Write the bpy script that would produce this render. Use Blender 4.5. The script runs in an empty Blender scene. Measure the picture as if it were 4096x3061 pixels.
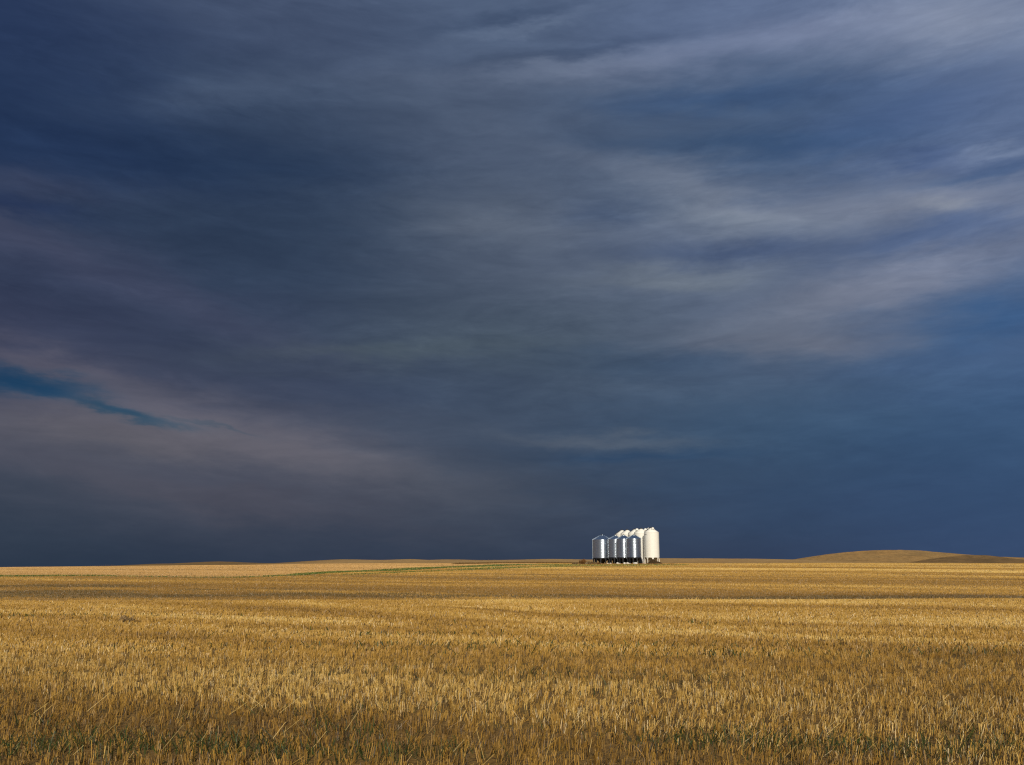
import bpy, math, random
import numpy as np
from mathutils import Vector, Matrix

R = math.radians
rng = np.random.default_rng(7)
random.seed(7)
sc = bpy.context.scene
col = sc.collection

# ------------------------------------------------------------------ camera
F = 3934.0                      # focal length in pixels of a 4096 px wide frame
TH = math.atan((2238 - 1530.5) / F)
EYE = 1.9
cam_d = bpy.data.cameras.new('camera')
cam = bpy.data.objects.new('camera', cam_d)
col.objects.link(cam)
cam.location = (0, 0, EYE)
cam.rotation_euler = (R(90) + TH, 0, 0)
cam_d.sensor_width = 36.0
cam_d.lens = 36.0 * F / 4096
cam_d.clip_start = 0.1
cam_d.clip_end = 20000
sc.camera = cam
sc.render.engine = 'CYCLES'
sc.cycles.use_denoising = False
sc.cycles.filter_width = 1.25
sc.cycles.max_bounces = 6
vs = sc.view_settings
vs.view_transform = 'Standard'
vs.look = 'None'
vs.exposure = 0.0
vs.gamma = 1.0
vs.use_curve_mapping = False

SUN_EL, SUN_OFF = 27.0, 2.0      # low sun behind the camera, a little to its right


def ray(px, py):
    xc, yc = (px - 2048) / F, -(py - 1530.5) / F
    return (xc, math.cos(TH) - yc * math.sin(TH), math.sin(TH) + yc * math.cos(TH))


# ------------------------------------------------------------------ world: storm cloud deck
world = bpy.data.worlds.new('World')
sc.world = world
world.use_nodes = True
NT = world.node_tree
NT.nodes.clear()


class G:
    """small node graph helper"""
    def __init__(self, nt): self.nt = nt
    def new(self, t): return self.nt.nodes.new(t)
    def put(self, sock, v):
        if v is None: return
        if hasattr(v, 'is_linked') or hasattr(v, 'links'): self.nt.links.new(v, sock)
        else: sock.default_value = v
    def m(self, op, a, b=None, c=None, clamp=False):
        n = self.new('ShaderNodeMath'); n.operation = op; n.use_clamp = clamp
        for i, v in enumerate((a, b, c)): self.put(n.inputs[i], v)
        return n.outputs[0]
    def v(self, op, a, b=None, c=None, out=0):
        n = self.new('ShaderNodeVectorMath'); n.operation = op
        for i, v in enumerate((a, b, c)): self.put(n.inputs[i], v)
        return n.outputs['Value'] if op in ('DOT_PRODUCT', 'LENGTH') else n.outputs[0]
    def xyz(self, x, y, z):
        n = self.new('ShaderNodeCombineXYZ')
        for i, v in enumerate((x, y, z)): self.put(n.inputs[i], v)
        return n.outputs[0]
    def sep(self, v):
        n = self.new('ShaderNodeSeparateXYZ'); self.put(n.inputs[0], v); return n.outputs
    def noise(self, vec, scale, detail=4, rough=0.55, dist=0.0, lac=2.0, colour=False):
        n = self.new('ShaderNodeTexNoise')
        self.put(n.inputs['Vector'], vec)
        n.inputs['Scale'].default_value = scale
        n.inputs['Detail'].default_value = detail
        n.inputs['Roughness'].default_value = rough
        n.inputs['Lacunarity'].default_value = lac
        n.inputs['Distortion'].default_value = dist
        return n.outputs['Color'] if colour else n.outputs[0]
    def rng(self, v, a, b, c=0.0, d=1.0, smooth=False):
        n = self.new('ShaderNodeMapRange')
        if smooth: n.interpolation_type = 'SMOOTHSTEP'
        self.put(n.inputs[0], v)
        for i, k in enumerate((a, b, c, d)): n.inputs[i + 1].default_value = k
        return n.outputs[0]
    def mix(self, f, a, b):
        n = self.new('ShaderNodeMix'); n.data_type = 'RGBA'
        self.put(n.inputs[0], f)
        for i, v in ((6, a), (7, b)):
            if isinstance(v, (tuple, list)) and len(v) == 3: v = (*v, 1)
            self.put(n.inputs[i], v)
        return n.outputs[2]


def build_sky():
    g = G(NT)
    tc = g.new('ShaderNodeTexCoord').outputs['Generated']
    x, y, z = g.sep(tc)
    az = g.m('ARCTAN2', x, y)
    el = g.m('ARCSINE', z)
    # streaks of the deck sag between the two sides of the view: a gentle bowl
    sag = g.m('SUBTRACT', z, g.m('MULTIPLY', g.m('MULTIPLY', x, x), 0.07))
    P = g.xyz(az, el, 0.0)
    st = g.xyz(g.m('MULTIPLY', x, 1.0), g.m('MULTIPLY', y, 1.0), g.m('MULTIPLY', sag, 4.0))
    w1 = g.noise(st, 3.2, 3, 0.5, colour=True)
    w2 = g.noise(st, 11.0, 4, 0.6, colour=True)
    P = g.v('MULTIPLY_ADD', g.v('SUBTRACT', w1, (0.5, 0.5, 0.5)), (0.13, 0.045, 0.0), P)
    P = g.v('MULTIPLY_ADD', g.v('SUBTRACT', w2, (0.5, 0.5, 0.5)), (0.07, 0.030, 0.0), P)
    w3 = g.noise(g.v('MULTIPLY', st, (1, 1, 0.9)), 26.0, 5, 0.65, colour=True)
    P = g.v('MULTIPLY_ADD', g.v('SUBTRACT', w3, (0.5, 0.5, 0.5)), (0.040, 0.016, 0.0), P)

    def ae(px, py):
        d = Vector(ray(px, py)).normalized()
        return math.atan2(d.x, d.y), math.asin(d.z)

    grid = [
        (0, 0, 40, 56, 94), (1000, 0, 66, 80, 112), (2048, 0, 78, 95, 128), (3000, 0, 92, 110, 150), (4096, 0, 114, 128, 162),
        (0, 500, 36, 54, 92), (1000, 500, 54, 70, 100), (2048, 500, 78, 92, 120), (3000, 500, 70, 90, 124), (4096, 500, 88, 108, 150),
        (0, 1000, 54, 64, 94), (1000, 1000, 46, 62, 90), (2048, 1000, 80, 92, 116), (3000, 1000, 94, 108, 138), (4096, 1000, 98, 112, 146),
        (0, 1400, 56, 62, 92), (1000, 1400, 54, 66, 94), (2048, 1400, 68, 82, 102), (3000, 1400, 84, 98, 126), (4096, 1350, 66, 94, 140),
        (0, 1750, 87, 87, 105), (1000, 1750, 83, 85, 105), (2048, 1700, 64, 78, 104), (3000, 1700, 56, 84, 118), (4096, 1700, 56, 86, 128),
        (0, 2030, 60, 70, 90), (1000, 1980, 76, 79, 96), (2048, 2000, 62, 72, 92), (3000, 2000, 52, 74, 108), (4096, 2000, 52, 78, 118),
        (0, 2250, 38, 52, 74), (1000, 2250, 42, 54, 78), (2048, 2250, 48, 60, 84), (3000, 2250, 50, 62, 92), (4096, 2250, 54, 72, 112)]
    W = None
    fallback = (84 / 255, 100 / 255, 132 / 255)
    acc = g.v('MULTIPLY', fallback, (0.004,) * 3)
    W = g.m('ADD', 0.004, 0.0)
    for (px, py, r, gg, b) in grid:
        a, e = ae(px, py)
        Pk = g.v('MULTIPLY_ADD', acc, (1e-7, 1e-7, 0), P)      # chains the lookups so the shader keeps few live values
        q = g.v('MULTIPLY', g.v('SUBTRACT', Pk, (a, e, 0)), (F / 640, F / 215, 0))
        k = g.m('POWER', 0.36788, g.v('DOT_PRODUCT', q, q))
        acc = g.v('MULTIPLY_ADD', k, (r / 255, gg / 255, b / 255), acc)
        W = g.m('ADD', W, k)
    colr = g.v('DIVIDE', acc, W)
    strokes = [
        (1050, 1775, 850, 85, 13, 22, 16, 11), (300, 1740, 400, 60, 7, 12, 8, 2),
        (40, 1540, 230, 36, 2, -46, -13, 2), (480, 1660, 240, 22, 9, -46, -15, -3), (880, 1708, 130, 10, 12, -16, -6, -3),
        (2250, 205, 350, 22, -6, -14, -14, -14), (2200, 262, 420, 30, -3, 15, 14, 13),
        (2150, 95, 250, 14, -9, 13, 13, 12), (2000, 72, 250, 16, -8, -10, -10, -10),
        (2600, 250, 420, 45, -2, 15, 12, 11), (3250, 150, 330, 50, 2, 17, 14, 13),
        (3900, 80, 220, 70, 10, 16, 14, 10),
        (2850, 400, 450, 45, 2, -14, -8, 0), (2950, 590, 450, 45, 5, -14, -9, -4), (3500, 480, 350, 90, 0, -8, -4, 4),
        (4000, 600, 190, 20, -3, 24, 22, 18), (3700, 650, 200, 25, 5, -14, -12, -6), (3950, 690, 200, 22, -5, -18, -12, -6),
        (2700, 720, 380, 50, 15, 20, 16, 12), (2950, 850, 300, 55, 12, 20, 18, 12), (3750, 800, 400, 70, 5, 22, 16, 8),
        (3780, 845, 120, 20, 8, 14, 12, 6),
        (2500, 830, 180, 40, 0, -12, -10, -6), (2950, 1020, 350, 38, 3, -20, -17, -10), (3800, 950, 300, 40, -5, -16, -10, 0),
        (3500, 1180, 480, 60, -9, 28, 20, 12), (2750, 1130, 300, 40, 3, 14, 12, 4),
        (3950, 1290, 260, 70, -12, -16, -6, 2), (3300, 1385, 350, 48, 3, 24, 15, 7),
        (2650, 1450, 350, 45, 0, -12, -8, -4), (1900, 900, 350, 45, 4, 8, 7, 5),
        (1500, 1420, 500, 35, -3, 8, 8, 2), (1600, 1560, 400, 60, 0, -6, -5, -2),
        (900, 380, 450, 50, -12, 10, 10, 10), (900, 640, 450, 70, 0, -10, -9, -8),
        (100, 730, 300, 40, 0, 10, 6, 4), (100, 830, 250, 28, 0, -9, -7, -2), (80, 930, 260, 60, 5, 10, 7, 6),
        (700, 1200, 500, 70, 15, 8, 4, 4), (200, 1480, 300, 40, 8, 14, 10, 6),
        (2450, 1755, 280, 24, 3, 18, 13, 7), (2550, 1840, 250, 20, 0, -8, -4, 0),
        (1000, 2000, 700, 45, 8, 6, 2, 0), (600, 1850, 500, 40, 10, -6, -4, -2)]
    for (px, py, L, Wd, ang, r, gg, b) in strokes:
        a, e = ae(px, py)
        ca, sa = math.cos(R(ang)), math.sin(R(ang))
        d = g.v('SUBTRACT', g.v('MULTIPLY_ADD', colr, (1e-7, 1e-7, 0), P), (a, e, 0))
        u = g.v('DOT_PRODUCT', d, (ca * F / (L * 1.2), -sa * F / (L * 1.2), 0))
        v = g.v('DOT_PRODUCT', d, (sa * F / (Wd * 1.3), ca * F / (Wd * 1.3), 0))
        k = g.m('POWER', 0.36788, g.m('MULTIPLY_ADD', u, u, g.m('MULTIPLY', v, v)))
        if r < -13 and py > 1500 and px < 1000: k = g.m('MULTIPLY', k, g.rng(k, 0.0, 0.7, 0.25, 1, True))      # the torn gap has firmer edges
        colr = g.v('MULTIPLY_ADD', k, (r / 255, gg / 255, b / 255), colr)
    # fibrous structure of the deck
    n1 = g.noise(st, 5.0, 7, 0.6, 0.5)
    n2 = g.noise(g.v('MULTIPLY', st, (1, 1, 1.6)), 14.0, 6, 0.6, 0.3)
    flat = g.xyz(x, y, g.m('MULTIPLY', g.m('SUBTRACT', z, g.m('MULTIPLY', g.m('MULTIPLY', x, x), 0.06)), 4.2))
    n3 = g.noise(flat, 8.0, 7, 0.64, 0.7)
    n4 = g.noise(flat, 24.0, 6, 0.62, 0.6)
    fade = g.rng(el, 0.0, 0.22, 0.35, 1.0)
    amp = g.m('ADD', g.m('MULTIPLY', g.m('SUBTRACT', n1, 0.5), 0.05), g.m('MULTIPLY', g.m('SUBTRACT', n2, 0.5), 0.03))
    amp = g.m('ADD', amp, g.m('MULTIPLY', g.m('SUBTRACT', n3, 0.5), 0.16))
    amp = g.m('ADD', amp, g.m('MULTIPLY', g.m('MULTIPLY', g.m('SUBTRACT', n4, 0.5), 0.17), g.rng(n1, 0.35, 0.7)))
    amp = g.m('MULTIPLY', amp, fade)
    colr = g.v('MULTIPLY', colr, g.v('MULTIPLY_ADD', amp, (2.1, 1.9, 1.5), (1.0, 1.0, 1.0)))
    grey = g.v('DOT_PRODUCT', colr, (0.3, 0.5, 0.2))
    colr = g.v('MULTIPLY_ADD', g.v('SUBTRACT', colr, g.xyz(grey, grey, grey)), (0.83, 0.83, 0.83), g.xyz(grey, grey, grey))
    colr = g.v('ADD', colr, (0.0, 0.003, -0.004))
    colr = g.v('MAXIMUM', colr, (0.02, 0.02, 0.02))
    r_, g_, b_ = g.sep(colr)
    lin = g.xyz(g.m('POWER', r_, 2.2), g.m('POWER', g_, 2.2), g.m('POWER', b_, 2.2))
    lin = g.v('MULTIPLY', lin, (10.0, 10.0, 10.0))
    sky = g.new('ShaderNodeTexSky')
    sky.sky_type = 'NISHITA'
    sky.sun_disc = False
    sky.sun_elevation = R(SUN_EL)
    sky.sun_rotation = R(180 - SUN_OFF)
    sky.air_density, sky.dust_density, sky.ozone_density = 1.0, 1.0, 1.5
    # the deck breaks up towards the sun, behind the camera
    brk = g.noise(st, 2.5, 4, 0.55)
    clear = g.rng(g.m('ADD', y, g.m('MULTIPLY', g.m('SUBTRACT', brk, 0.5), 0.8)), -0.15, -0.9, 0.0, 0.25, True)
    out = g.mix(clear, lin, sky.outputs[0])
    bg = g.new('ShaderNodeBackground')
    NT.links.new(out, bg.inputs[0])
    bg.inputs[1].default_value = 0.1
    o = g.new('ShaderNodeOutputWorld')
    NT.links.new(bg.outputs[0], o.inputs[0])


build_sky()
world.cycles.sampling_method = 'MANUAL'
world.cycles.sample_map_resolution = 256

sun_d = bpy.data.lights.new('sun', 'SUN')
sun_d.energy = 4.2
sun_d.angle = R(0.53)
sun_d.color = (1.0, 0.92, 0.79)
sun = bpy.data.objects.new('sun', sun_d)
col.objects.link(sun)
sun.rotation_euler = (R(90 - SUN_EL), 0, R(SUN_OFF))
sun.location = (10, -60, 40)

# ------------------------------------------------------------------ helpers


def tag(o, label=None, cat=None, group=None, kind=None):
    if label: o['label'] = label
    if cat: o['category'] = cat
    if group: o['group'] = group
    if kind: o['kind'] = kind
    return o


def empty(name, loc, rz=0.0):
    o = bpy.data.objects.new(name, None)
    col.objects.link(o)
    o.location = loc
    o.rotation_euler = (0, 0, rz)
    o.empty_display_size = 0.3
    return o


def np_mesh(name, verts, faces, mat, smooth=False, colors=None):
    """verts (n,3), faces (m,k) of equal size k"""
    verts = np.asarray(verts, np.float32)
    faces = np.asarray(faces, np.int32)
    me = bpy.data.meshes.new(name)
    me.vertices.add(len(verts))
    me.vertices.foreach_set('co', verts.ravel())
    k = faces.shape[1]
    me.loops.add(faces.size)
    me.loops.foreach_set('vertex_index', faces.ravel())
    me.polygons.add(len(faces))
    me.polygons.foreach_set('loop_start', np.arange(0, faces.size, k, dtype=np.int32))
    me.polygons.foreach_set('use_smooth', np.full(len(faces), smooth))
    me.update(calc_edges=True)
    if colors is not None:
        a = me.attributes.new('tone', 'FLOAT_COLOR', 'POINT')
        c = np.ones((len(verts), 4), np.float32)
        c[:, :3] = colors
        a.data.foreach_set('color', c.ravel())
    me.materials.append(mat)
    return me


def link(name, me, parent=None):
    o = bpy.data.objects.new(name, me)
    col.objects.link(o)
    if parent is not None: o.parent = parent
    return o


class MB:
    """collects polygons for one mesh"""
    def __init__(self): self.v, self.f, self.s = [], [], []
    def add(self, vs, fs, smooth=False):
        n = len(self.v)
        self.v += [tuple(p) for p in vs]
        self.f += [tuple(i + n for i in f) for f in fs]
        self.s += [smooth] * len(fs)
    def box(self, c, s, M=None):
        hx, hy, hz = s[0] / 2, s[1] / 2, s[2] / 2
        p = [Vector((x, y, z)) for z in (-hz, hz) for y in (-hy, hy) for x in (-hx, hx)]
        if M is not None: p = [M @ q for q in p]
        p = [q + Vector(c) for q in p]
        self.add(p, [(0, 2, 3, 1), (4, 5, 7, 6), (0, 1, 5, 4), (2, 6, 7, 3), (0, 4, 6, 2), (1, 3, 7, 5)])
    def bar(self, a, b, w, h=None, up=(0, 0, 1)):
        a, b = Vector(a), Vector(b)
        d = (b - a).normalized()
        u = Vector(up)
        if abs(d.dot(u)) > 0.98: u = Vector((0, 1, 0))
        s = d.cross(u).normalized() * w / 2
        t = s.cross(d).normalized() * (h or w) / 2
        p = [a - s - t, a + s - t, a + s + t, a - s + t, b - s - t, b + s - t, b + s + t, b - s + t]
        self.add(p, [(3, 2, 1, 0), (4, 5, 6, 7), (0, 1, 5, 4), (1, 2, 6, 5), (2, 3, 7, 6), (3, 0, 4, 7)])
    def lathe(self, prof, n=32, smooth=True, cap0=False, cap1=False, M=None, a0=0.0, a1=2 * math.pi):
        vs, fs = [], []
        closed = abs(a1 - a0 - 2 * math.pi) < 1e-6
        cols = n if closed else n + 1
        for (r, z) in prof:
            for i in range(cols):
                a = a0 + (a1 - a0) * i / n
                q = Vector((r * math.cos(a), r * math.sin(a), z))
                vs.append(M @ q if M is not None else q)
        for j in range(len(prof) - 1):
            for i in range(n):
                i2 = (i + 1) % cols
                fs.append((j * cols + i, j * cols + i2, (j + 1) * cols + i2, (j + 1) * cols + i))
        self.add(vs, fs, smooth)
        if cap0: self.add(vs[:cols], [tuple(reversed(range(cols)))])
        if cap1: self.add(vs[-cols:], [tuple(range(cols))])
    def tube(self, pts, r, n=8, smooth=True):
        pts = [Vector(p) for p in pts]
        vs, fs = [], []
        for i, p in enumerate(pts):
            d = (pts[min(i + 1, len(pts) - 1)] - pts[max(i - 1, 0)]).normalized()
            u = Vector((0, 0, 1)) if abs(d.z) < 0.95 else Vector((1, 0, 0))
            s = d.cross(u).normalized(); t = s.cross(d)
            rr = r[i] if isinstance(r, (list, tuple)) else r
            for k in range(n):
                a = 2 * math.pi * k / n
                vs.append(p + s * rr * math.cos(a) + t * rr * math.sin(a))
        for i in range(len(pts) - 1):
            for k in range(n):
                k2 = (k + 1) % n
                fs.append((i * n + k, i * n + k2, (i + 1) * n + k2, (i + 1) * n + k))
        self.add(vs, fs, smooth)
        self.add(vs[:n], [tuple(reversed(range(n)))])
        self.add(vs[-n:], [tuple(range(n))])
    def mesh(self, name, mat):
        me = bpy.data.meshes.new(name)
        me.from_pydata(self.v, [], self.f)
        me.polygons.foreach_set('use_smooth', self.s)
        me.update()
        me.materials.append(mat)
        return me
    def build(self, name, mat, parent=None): return link(name, self.mesh(name, mat), parent)


# value noise in numpy (used for terrain and for how the crop grew)
def _hash(ix, iy, seed):
    h = (ix.astype(np.int64) * 374761393 + iy.astype(np.int64) * 668265263 + seed * 974711) & 0x7fffffff
    h = ((h ^ (h >> 13)) * 1274126177) & 0x7fffffff
    return ((h ^ (h >> 16)) & 0xffff) / 65535.0


def vnoise(x, y, seed=0):
    ix, iy = np.floor(x), np.floor(y)
    fx, fy = x - ix, y - iy
    fx = fx * fx * (3 - 2 * fx); fy = fy * fy * (3 - 2 * fy)
    a, b = _hash(ix, iy, seed), _hash(ix + 1, iy, seed)
    c, d = _hash(ix, iy + 1, seed), _hash(ix + 1, iy + 1, seed)
    return (a * (1 - fx) + b * fx) * (1 - fy) + (c * (1 - fx) + d * fx) * fy


def fbm(x, y, seed=0, octs=4, gain=0.5):
    t, s, a = 0.0, 0.0, 1.0
    for k in range(octs):
        t = t + a * vnoise(x * 2 ** k + 17.3 * k, y * 2 ** k + 9.1 * k, seed + k)
        s += a; a *= gain
    return t / s


def sstep(a, b, x):
    t = np.clip((x - a) / (b - a), 0, 1)
    return t * t * (3 - 2 * t)


# ------------------------------------------------------------------ terrain
_py = np.array([-3000, -60, 0, 30, 40, 47, 53, 60, 70, 80, 110, 150, 200, 250, 290, 350, 450, 700, 1000, 1500, 6000.])
_pz = np.array([-2, 0, 0, 0, 0.0, -0.02, -0.42, -0.92, -1.16, -1.06, -0.80, -0.50, -0.15, 0.2, 0.50, 0.55, 0.40, -1.9, -5.8, -12.5, -82.])


def pchip(x, xs, ys):
    h = np.diff(xs); d = np.diff(ys) / h
    m = np.zeros_like(ys)
    m[0], m[-1] = d[0], d[-1]
    for i in range(1, len(xs) - 1):
        if d[i - 1] * d[i] > 0:
            w1, w2 = 2 * h[i] + h[i - 1], h[i] + 2 * h[i - 1]
            m[i] = (w1 + w2) / (w1 / d[i - 1] + w2 / d[i])
    x = np.clip(x, xs[0], xs[-1])
    i = np.clip(np.searchsorted(xs, x) - 1, 0, len(xs) - 2)
    t = (x - xs[i]) / h[i]
    return (ys[i] * (1 + 2 * t) * (1 - t) ** 2 + m[i] * h[i] * t * (1 - t) ** 2
            + ys[i + 1] * t * t * (3 - 2 * t) + m[i + 1] * h[i] * t * t * (t - 1))


def T(x, y):
    x = np.asarray(x, float); y = np.asarray(y, float)
    z = pchip(y - (0.05 * np.clip(x, -60, 60) + 9.0 * (vnoise(x / 17 + 3.3, y / 90, 83) - 0.5)) * sstep(20, 45, y) * (1 - sstep(80, 150, y)), _py, _pz)
    z = z - 2.6 * sstep(-30, -210, x) * sstep(140, 430, y)
    und = (fbm(x / 22, y / 14, 31, 2) - 0.5) * 0.10 * (1 - sstep(38, 44, y) * (1 - sstep(80, 110, y)))
    und = und + (fbm(x / 60, y / 40, 37, 2) - 0.5) * 0.5 * sstep(95, 150, y) * (1 - sstep(265, 285, y) * (1 - sstep(310, 360, y)))
    return z + und


def ground_at(px, py, y0=6.0, y1=900.0):
    d = ray(px, py)
    ys = np.geomspace(y0, y1, 4000)
    t = ys / d[1]
    hit = (EYE + t * d[2]) < T(t * d[0], ys)
    i = int(np.argmax(hit)) if hit.any() else len(ys) - 1
    return t[i] * d[0], ys[i]


def at(px, py, Y):
    d = ray(px, py); t = Y / d[1]
    return Vector((d[0] * t, Y, EYE + d[2] * t))


def sheet(name, ys, half, nx, zf, mat):
    """rows at the given y, spanning +-half(y)"""
    u = np.linspace(-1, 1, nx)
    Y = np.repeat(ys, nx)
    X = (half(ys)[:, None] * u[None, :]).ravel()
    Z = zf(X, Y)
    n = np.arange(len(ys) - 1)[:, None] * nx + np.arange(nx - 1)[None, :]
    f = np.stack([n, n + 1, n + nx + 1, n + nx], -1).reshape(-1, 4)
    return np_mesh(name, np.stack([X, Y, Z], -1), f, mat, True)


RD = Vector((0.894, -0.447))        # direction of the drill rows
# ------------------------------------------------------------------ materials


def principled(name, rough=0.6, metal=0.0, spec=0.5):
    m = bpy.data.materials.new(name)
    m.use_nodes = True
    g = G(m.node_tree)
    b = m.node_tree.nodes['Principled BSDF']
    b.inputs['Roughness'].default_value = rough
    b.inputs['Metallic'].default_value = metal
    b.inputs['Specular IOR Level'].default_value = spec
    return m, g, b


def mat_ground():
    m, g, b = principled('soil_and_straw', 0.95, 0, 0.15)
    p = g.new('ShaderNodeNewGeometry').outputs['Position']
    x, y, z = g.sep(p)
    row = g.xyz(g.v('DOT_PRODUCT', p, (0.894 * 0.06, -0.447 * 0.06, 0)), g.v('DOT_PRODUCT', p, (0.447, 0.894, 0)), 0.0)
    n1 = g.noise(row, 0.35, 5, 0.6)
    n2 = g.noise(p, 18, 4, 0.7)
    n3 = g.noise(p, 1.3, 4, 0.6)
    soil = g.mix(g.rng(n2, 0.3, 0.6), (0.055, 0.031, 0.010), (0.27, 0.155, 0.042))
    soil = g.mix(g.m('MULTIPLY', g.rng(n3, 0.5, 0.75), 0.5), soil, (0.05, 0.06, 0.018))
    far = g.mix(g.rng(n1, 0.3, 0.7), (0.20, 0.125, 0.042), (0.40, 0.255, 0.095))
    c = g.mix(g.rng(y, 40, 80, 0, 1, True), soil, far)
    g.put(b.inputs['Base Color'], c)
    bm = g.new('ShaderNodeBump'); bm.inputs['Strength'].default_value = 0.7; bm.inputs['Distance'].default_value = 0.06
    g.put(bm.inputs['Height'], n2); g.put(b.inputs['Normal'], bm.outputs[0])
    return m


def mat_hill(name, c1, c2, c3, west=None):
    m, g, b = principled(name, 0.95, 0, 0.1)
    p = g.new('ShaderNodeNewGeometry').outputs['Position']
    n1 = g.noise(g.v('MULTIPLY', p, (1, 0.5, 2)), 0.035, 5, 0.62)
    n2 = g.noise(g.v('MULTIPLY', p, (1, 0.35, 1)), 0.5, 4, 0.7)
    n3 = g.noise(g.v('MULTIPLY', p, (0.6, 0.4, 2)), 0.11, 6, 0.68)
    c = g.mix(g.rng(n1, 0.35, 0.65), c1, c2)
    c = g.mix(g.m('MULTIPLY', g.rng(n2, 0.45, 0.7), 0.75), c, c3)
    c = g.mix(g.m('MULTIPLY', g.rng(n3, 0.5, 0.68), 0.6), c, c3)
    if west:     # the western half of the ridge is browner, rougher pasture
        px_ = g.sep(p)[0]
        c = g.mix(g.m('MULTIPLY', g.rng(g.m('ADD', px_, g.m('MULTIPLY', n3, 40.0)), -60, -95, 0, 1, True), 0.75), c, west)
    g.put(b.inputs['Base Color'], c)
    bm = g.new('ShaderNodeBump'); bm.inputs['Strength'].default_value = 0.8; bm.inputs['Distance'].default_value = 0.8
    g.put(bm.inputs['Height'], n2); g.put(b.inputs['Normal'], bm.outputs[0])
    return m


def mat_tone(name, rough=0.5, spec=0.4, gain=1.0):
    m, g, b = principled(name, rough, 0, spec)
    a = g.new('ShaderNodeAttribute'); a.attribute_name = 'tone'
    g.put(b.inputs['Base Color'], a.outputs['Color'])
    return m


def mat_plain(name, c, rough=0.5, metal=0.0, spec=0.5, var=0.12, scale=2.0, dirt=None):
    m, g, b = principled(name, rough, metal, spec)
    p = g.new('ShaderNodeTexCoord').outputs['Object']
    n = g.noise(p, scale, 5, 0.65)
    lo = tuple(k * (1 - var) for k in c); hi = tuple(min(1, k * (1 + var)) for k in c)
    cc = g.mix(g.rng(n, 0.3, 0.7), lo, hi)
    if dirt:
        n2 = g.noise(g.v('MULTIPLY', p, (3, 3, 0.25)), 1.2, 5, 0.7)
        cc = g.mix(g.m('MULTIPLY', g.rng(n2, 0.5, 0.8), dirt[3]), cc, dirt[:3])
    g.put(b.inputs['Base Color'], cc)
    return m


def mat_galv():
    m, g, b = principled('galvanised_steel', 0.27, 1.0)
    p = g.new('ShaderNodeTexCoord').outputs['Object']
    n = g.noise(p, 2.2, 5, 0.7)
    n2 = g.noise(g.v('MULTIPLY', p, (1, 1, 8)), 3.0, 4, 0.7)
    g.put(b.inputs['Base Color'], g.mix(g.rng(n, 0.3, 0.7), (0.46, 0.53, 0.60), (0.64, 0.71, 0.78)))
    g.put(b.inputs['Roughness'], g.rng(n2, 0.3, 0.7, 0.2, 0.34))
    return m


M_ground = mat_ground()
M_ridge = mat_hill('dry_pasture', (0.46, 0.29, 0.11), (0.40, 0.235, 0.085), (0.25, 0.15, 0.06), (0.15, 0.092, 0.034))
M_hill = mat_hill('grazed_hill', (0.37, 0.225, 0.080), (0.44, 0.25, 0.08), (0.17, 0.105, 0.04))
M_hill2 = mat_hill('brown_hill', (0.20, 0.122, 0.048), (0.25, 0.145, 0.052), (0.10, 0.064, 0.027))
M_straw = mat_tone('straw_stalks', 0.5, 0.45)
M_green = mat_tone('green_blades', 0.55, 0.3)
M_twig = mat_tone('dry_twigs', 0.85, 0.15)
M_galv = mat_galv()
M_black = mat_plain('black_paint', (0.012, 0.012, 0.013), 0.55, 0, 0.3)
M_cream = mat_plain('cream_paint', (0.77, 0.745, 0.655), 0.42, 0, 0.4, 0.03, 0.8, (0.60, 0.54, 0.42, 0.3))
M_cream_shaded = mat_plain('hopper_shaded_cream', (0.34, 0.31, 0.25), 0.6, 0, 0.3, 0.1, 1.0)  # cream darkened to hold the shade beneath the skirt
M_white = mat_plain('white_box_paint', (0.74, 0.70, 0.62), 0.7, 0, 0.3, 0.12, 4.0)
M_soil = mat_plain('dark_soil', (0.050, 0.030, 0.013), 0.95, 0, 0.1, 0.55, 3.0)
M_wood = mat_plain('weathered_wood', (0.10, 0.075, 0.05), 0.9, 0, 0.1, 0.3, 5.0)
M_alu = mat_plain('pale_metal', (0.62, 0.60, 0.55), 0.5, 0.3, 0.5)

# ------------------------------------------------------------------ ground sheet and hills
ys = np.concatenate([np.linspace(-300, -10, 12), np.linspace(-8, 44, 70)[:-1], np.linspace(44, 110, 110),
                     np.geomspace(111, 420, 130), np.geomspace(430, 6000, 60)])
fo = link('field', sheet('field', ys, lambda y: np.abs(y) * 1.5 + 120, 241, T, M_ground))
tag(fo, kind='structure')


def crest(pts, Y):
    """pts: (px, py) of the skyline -> x, z at distance Y"""
    q = [at(a, b, Y) for a, b in pts]
    return np.array([p.x for p in q]), np.array([p.z for p in q])


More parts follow.
